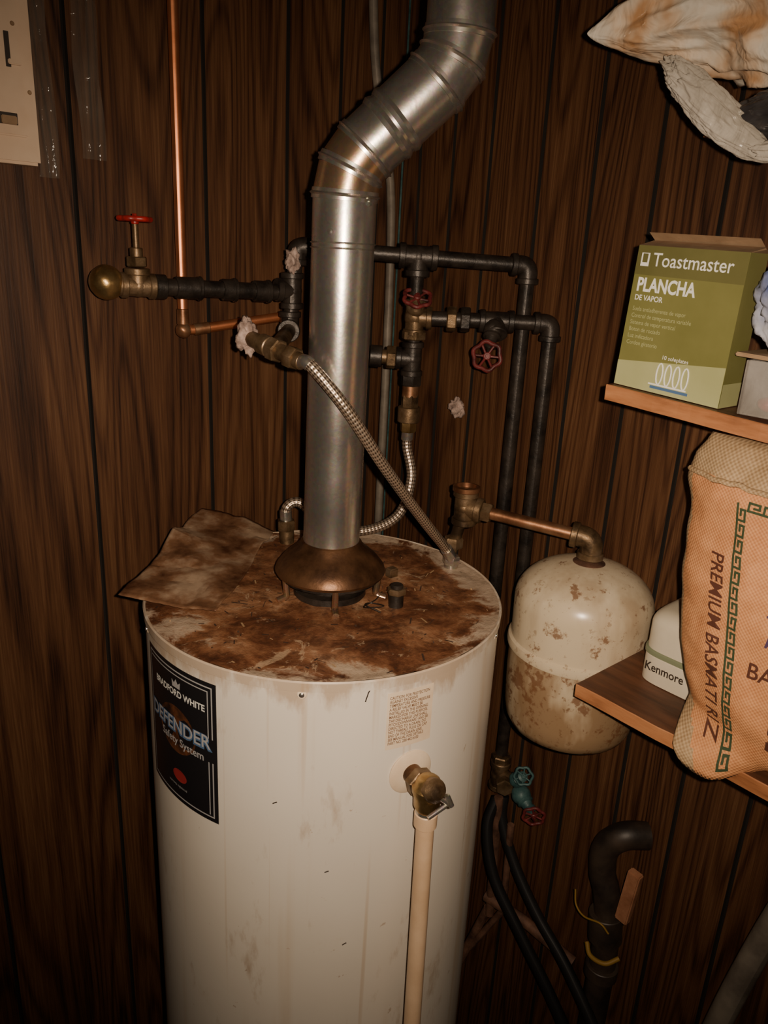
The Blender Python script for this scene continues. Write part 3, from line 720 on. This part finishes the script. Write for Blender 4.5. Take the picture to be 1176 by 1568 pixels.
def keyY(z): return lerp(-.912,-.866,(z-1.206)/.30)
def onS(y,z,off=.0012):
    x=sackx(y,z); xc=section(z)[3]; zz=z
    kz=max(0,(1.245-z)/.0435); w=sstep((y+.955)/.06)*sstep((xc-x+.012)/.03)
    if kz>0: x=lerp(x,-.287,min(1,kz*1.6)*w); zz=z-.030*kz*w
    return V((x-off,y,zz))
def ribbon(name,pts,w,mat,off=.0012):
    vs=[];fs=[]
    for (a,b) in zip(pts,pts[1:]):
        ay,az=a;by,bz_=b; L_=math.hypot(by-ay,bz_-az); ty,tz=(by-ay)/L_,(bz_-az)/L_
        ay-=ty*w/2;az-=tz*w/2;by+=ty*w/2;bz_+=tz*w/2
        m=3
        for i in range(m):
            for q in ((i/m,-1),(i/m,1),((i+1)/m,1),((i+1)/m,-1)):
                yy=lerp(ay,by,q[0])-tz*w/2*q[1]; zz=lerp(az,bz_,q[0])+ty*w/2*q[1]; vs.append(onS(yy,zz,off))
            n0=len(vs)-4; fs.append((n0,n0+1,n0+2,n0+3))
    return obj(name,vs,fs,mat,False)
cell=.0165; kw=.0085; keys=[]
for i in range(17):
    z=1.214+cell*i
    def K(a,b): return (keyY(z+a*cell)+.004-b*kw, z+a*cell)
    keys.append(ribbon('k',[K(0,0),K(0,1),K(.70,1),K(.70,.45),K(.36,.45)],.0025,M_keygreen,.0018))
    keys.append(ribbon('k',[K(0,0),K(1,0)],.0025,M_keygreen,.0020))
for i in range(9):
    def K(a,b): return (-.876-(i+a)*cell, 1.490+b*kw)
    keys.append(ribbon('k',[K(0,0),K(0,1),K(.70,1),K(.70,.45),K(.36,.45)],.0025,M_keygreen,.0018)); keys.append(ribbon('k',[K(0,0),K(1,0)],.0025,M_keygreen,.0020))
sk.append(join('greek_key_border',keys))
sk.append(text('print_side','PREMIUM BASMATI RIZ',.0235,lambda x,y:onS(lerp(-.846,-.8825,min(1,x/.215))-y,1.437-x,.0018),M_brownink,'LEFT',.0003,.86))
sk.append(text('print_big','BASMATI',.026,lambda x,y:onS(-.914-x,1.318+y+.02*x,.0018),M_brownink,'LEFT',.0003,.9))
sk.append(text('print_rice','RICE',.05,lambda x,y:onS(-.945-x,1.245+y,.0018),M_brownink,'LEFT',.0003,.9))
scr=[]
for i,pl in enumerate([[(-.918,1.425),(-.935,1.432),(-.955,1.430)],[(-.935,1.432),(-.928,1.36)],[(-.928,1.36),(-.945,1.385),(-.955,1.372)],[(-.948,1.43),(-.940,1.375)],[(-.922,1.39),(-.96,1.40)]]):
    scr.append(ribbon('s',pl,.0025,M_purple,.0018))
sk.append(join('script_print',scr))
hv=[]
for i in range(60):
    y=edgeY(1.52)-.004-.0056*i; hv.append(V((sackx(y,1.512)-.001,y,1.510+.003*noise.noise(V((y*60,0,0))))))
sk.append(tube('hem',hv,.0032,M_jute,8))
group('rice_sack',sk,(-.22,-.98,ZS0))

# ------------------------------------------------------------------ off-white appliance on lower shelf
ap=[]
def rbox(name,c,s,z0,z1,mat,p=4,n=48,top=.012):
    prof=[(1,z0)]+[(1,z1-top)]+[(1-(top/min(s))*(1-math.cos(a)),z1-top+top*math.sin(a)) for a in [math.pi/2*k/6 for k in range(1,7)]]
    vs=[];fs=[]
    for k_,z in prof:
        for i in range(n):
            a=2*math.pi*i/n; ca,sa=math.cos(a),math.sin(a)
            vs.append((c[0]+s[0]*k_*abs(ca)**(2/p)*(1 if ca>=0 else -1),c[1]+s[1]*k_*abs(sa)**(2/p)*(1 if sa>=0 else -1),z))
    for j in range(len(prof)-1):
        for i in range(n): a=j*n+i;b=j*n+(i+1)%n; fs.append((a,b,b+n,a+n))
    fs.append(tuple(range(n))); fs.append(tuple((len(prof)-1)*n+i for i in range(n)))
    return autosmooth(fixn(obj(name,vs,fs,mat)),40)
ac=(-.104,-.796)
ap.append(rbox('base',ac,(.083,.060),1.2005,1.240,M_offwhite,5,top=.003)); ap.append(rbox('band',ac,(.0845,.0615),1.240,1.247,M_greenedge,5,top=.002))
ap.append(rbox('body',ac,(.082,.059),1.247,1.300,M_offwhite,5,top=.018))
ap.append(tube('dial_ring',[(ac[0]+.022*math.cos(t*.2),ac[1]+.012+.022*math.sin(t*.2),1.3005) for t in range(32)],.0022,M_greenedge,8))
ap.append(cyl('dial',(ac[0],ac[1]+.012,1.298),(ac[0],ac[1]+.012,1.305),.012,M_offwhite))
ap.append(text('maker','Kenmore',.017,lambda x,y:V((ac[0]-.0842,ac[1]+.045-x,1.219+y)),M_dark,'LEFT',.0003,.85))
group('small_appliance',ap,(ac[0],ac[1],1.2))

# ------------------------------------------------------------------ plastic bags top right
def bag(name,c,s,mat,seed,tail=None,amp=.16,rx=0,cr=.16):
    bm=bmesh.new(); bmesh.ops.create_icosphere(bm,subdivisions=6,radius=1)
    ro=Matrix.Rotation(rx,3,'X')
    for v in bm.verts:
        p=v.co.copy(); f=noise.fractal(p*1.1+V((seed,0,0)),1,2,3); r=abs(noise.noise(p*2.3+V((seed*2,1,0)))); r2=abs(noise.noise(p*5+V((0,seed,0)))); r3=abs(noise.noise(p*11+V((seed,seed,0))))
        k=1+amp*f-cr*r-cr*.45*r2-cr*.12*r3
        q=ro@(V((p.x*s[0],p.y*s[1],p.z*s[2]))*k)
        if tail:
            tdv=V(tail[0]).normalized(); dd=p.dot(tdv)
            if dd>.5:
                e=(dd-.5)/.5; q=q.lerp(V(tail[1])-V(c)+V((p.x*.006,p.y*.012,p.z*.018)),e**1.2)
        v.co=q+V(c)
    me=bpy.data.meshes.new(name); bm.to_mesh(me); bm.free(); me.materials.append(mat)
    for p in me.polygons: p.use_smooth=True
    o=bpy.data.objects.new(name,me); COL.objects.link(o); return o
bag('plastic_bag',(-.205,-.82,1.978),(.085,.185,.088),M_bag1,3.1,((-.2,.97,-.05),(-.262,-.606,1.966)),cr=.30)
bag('plastic_bag',(-.258,-.750,1.880),(.012,.082,.020),M_bag2,8.3,((0,-.95,-.1),(-.262,-.815,1.832)),.16,math.radians(38),.3)
bag('plastic_bag',(-.240,-.83,1.868),(.026,.070,.026),M_baghollow,5.7)  # no further bag: dark solid added as the shadowed hole inside the white one
bag('plastic_bag',(-.262,-.88,1.836),(.012,.085,.012),M_bag2,4.4,cr=.3)

# ------------------------------------------------------------------ electrical box (top left)
eb=[]
bxr=-.676
eb.append(box('cover',(-.86,-.030,1.812),(bxr,-.0005,2.12),M_panelcream,.004))
eb.append(box('door',(-.845,-.036,1.845),(-.692,-.030,2.10),M_panelcream,.002))
eb.append(box('latch_slot',(-.712,-.0375,1.925),(-.706,-.0355,1.965),M_dark,.0003)); eb.append(box('latch_tab',(-.710,-.041,1.928),(-.694,-.036,1.934),M_panelcream,.001))
eb.append(box('recess',(-.735,-.0372,1.858),(-.704,-.0355,1.872),M_dark,.0003)); eb.append(box('pull',(-.725,-.042,1.858),(-.706,-.036,1.868),M_card,.001))
for i,(x,z) in enumerate([(-.700,1.975),(-.684,1.90),(-.73,1.99)]): eb.append(lathe('screw_%d'%i,[(.0028,0),(.002,.002),(0,.0022)],(x,-.036 if x<-.69 else -.030,z),(0,-1,0),M_card,12))
eb.append(box('rail',(-.745,-.0385,1.845),(-.7425,-.036,1.99),M_card,.0003))
group('electrical_box',eb,(-.76,-.02,1.95))
def sheeting(name,x0,x1,z0,z1,seed,yo=-.006):
    vs=[];fs=[];nx,nz=14,80
    for j in range(nz+1):
        for i in range(nx+1):
            u=i/nx;w=j/nz; z=lerp(z0,z1,w); x=lerp(x0,x1,u)+.006*noise.noise(V((seed,z*9,0)))
            vs.append((x,yo-.014*abs(noise.noise(V((x*50,z*7,seed)))),z))
    for j in range(nz):
        for i in range(nx): a=j*(nx+1)+i; fs.append((a,a+1,a+nx+2,a+nx+1))
    return obj(name,vs,fs,M_film)
sheeting('plastic_sheeting',-.674,-.648,1.80,2.39,1.2); sheeting('plastic_sheeting',-.615,-.580,1.83,2.39,4.4)

# ------------------------------------------------------------------ lower right cluster
lc=[]
LV=V((PC.x-.004,PC.y-.004,.775))
lc+=tee('body',LV,[Z,-Z,V((-.02,-.9,-.1))],.013,M_oldbrass)
lc.append(hexnut('nut_top',LV+Z*.035,Z,.019,.018,M_oldbrass)); lc.append(hexnut('nut_side',LV+V((-.02,-.03,0)),V((-.7,-.7,0)),.018,.018,M_oldbrass))
group('brass_drain_valve',lc,LV)
gate('gate_valve',(-.045,-.482,.772),(-.25,-.9,-.35),.0115,M_teal,M_darkred,.019,.034,V((-.7,-.6,-.1)))
gate('gate_valve',(-.048,-.470,.800),(-.2,-.5,.6),.009,M_teal,M_teal,.016,.022,V((-.7,-.5,.3)))
fr_=[tube('post',[(-.052,-.436,.74),(-.052,-.447,.46)],.009,M_rustframe,10),tube('strut',[(-.052,-.472,.70),(-.045,-.474,.49),(-.068,-.420,.36)],.007,M_rustframe,8),
 tube('rail',[(-.055,-.435,.50),(-.042,-.52,.50),(-.022,-.63,.475)],.011,M_rustframe,10),tube('foot',[(-.05,-.44,.47),(-.08,-.40,.30),(-.08,-.40,.0)],.009,M_rustframe,10)]
group('rusty_bracket',fr_,(-.05,-.45,.5))
def hose(name,pts,r,mat=M_black): return tube(name,catmull(pts,10),r,mat,16)
hose('rubber_hose',[(-.035,-.435,.735),(-.045,-.445,.69),(-.052,-.492,.62),(-.057,-.56,.555),(-.062,-.64,.50),(-.075,-.735,.42),(-.08,-.80,.33),(-.06,-.85,.01)],.0105)
hose('rubber_hose',[(-.050,-.430,.735),(-.075,-.435,.68),(-.090,-.475,.60),(-.088,-.55,.52),(-.085,-.63,.44),(-.085,-.69,.37),(-.085,-.74,.28),(-.07,-.78,.01)],.0105)
hp=catmull([(-.040,-.695,.0),(-.040,-.695,.55),(-.042,-.684,.68),(-.046,-.668,.735),(-.046,-.668,.785),(-.036,-.690,.818),(-.005,-.715,.820)],10)
group('black_drain_pipe',[tube('trap',hp,.023,M_drain,20),cyl('slip_nut',(-.041,-.692,.600),(-.042,-.686,.655),.029,M_drain),cyl('slip_nut_low',(-.040,-.695,.520),(-.040,-.695,.545),.029,M_drain)],(-.04,-.69,.6))
box('wood_offcut',(-.075,-.744,.690),(-.060,-.722,.795),M_oldwood,.002,Matrix.Rotation(.08,3,'X'))
hose('yellow_cord',[(-.075,-.64,.690),(-.082,-.650,.668),(-.085,-.67,.660),(-.083,-.700,.668),(-.078,-.715,.655)],.0016,M_yellow)
hose('yellow_cord',[(-.064,-.672,.590),(-.074,-.688,.580),(-.070,-.714,.582),(-.05,-.728,.592)],.0040,M_yellow)
hose('grey_drain_pipe',[(-.045,-.985,1.02),(-.060,-.950,.90),(-.078,-.912,.66),(-.09,-.89,.40),(-.09,-.88,.0)],.018,M_greyconduit)

# ------------------------------------------------------------------ camera + light
pitch=math.radians(18.6); roll=math.radians(3.0); head=math.radians(41.5)
Cm=V((-1.06,-1.198,1.725))
h=V((math.sin(head),math.cos(head),0)); rt=h.cross(Z)
fw=h*math.cos(pitch)-Z*math.sin(pitch); dn=-(Z*math.cos(pitch)+h*math.sin(pitch))
ir=rt*math.cos(roll)-dn*math.sin(roll); idn=rt*math.sin(roll)+dn*math.cos(roll)
cam=bpy.data.cameras.new('camera'); co=bpy.data.objects.new('camera',cam); COL.objects.link(co)
cam.sensor_fit='VERTICAL'; cam.sensor_height=32; cam.lens=32*1180/1568; cam.clip_start=.01
m=Matrix((ir,-idn,-fw)).transposed().to_4x4(); m.translation=Cm; co.matrix_world=m
bpy.context.scene.camera=co
ld=bpy.data.lights.new('phone_flash','SPOT'); lo=bpy.data.objects.new('phone_flash',ld); COL.objects.link(lo)
ld.energy=56; ld.color=(1,.79,.59); ld.spot_size=math.radians(98); ld.spot_blend=1.0; ld.shadow_soft_size=.005
lm=m.copy(); lm.translation=Cm+ir*.028+idn*(-.010); lo.matrix_world=lm
w=bpy.data.worlds.new('world'); bpy.context.scene.world=w; w.use_nodes=True
w.node_tree.nodes['Background'].inputs[0].default_value=(.5,.35,.25,1); w.node_tree.nodes['Background'].inputs[1].default_value=.02
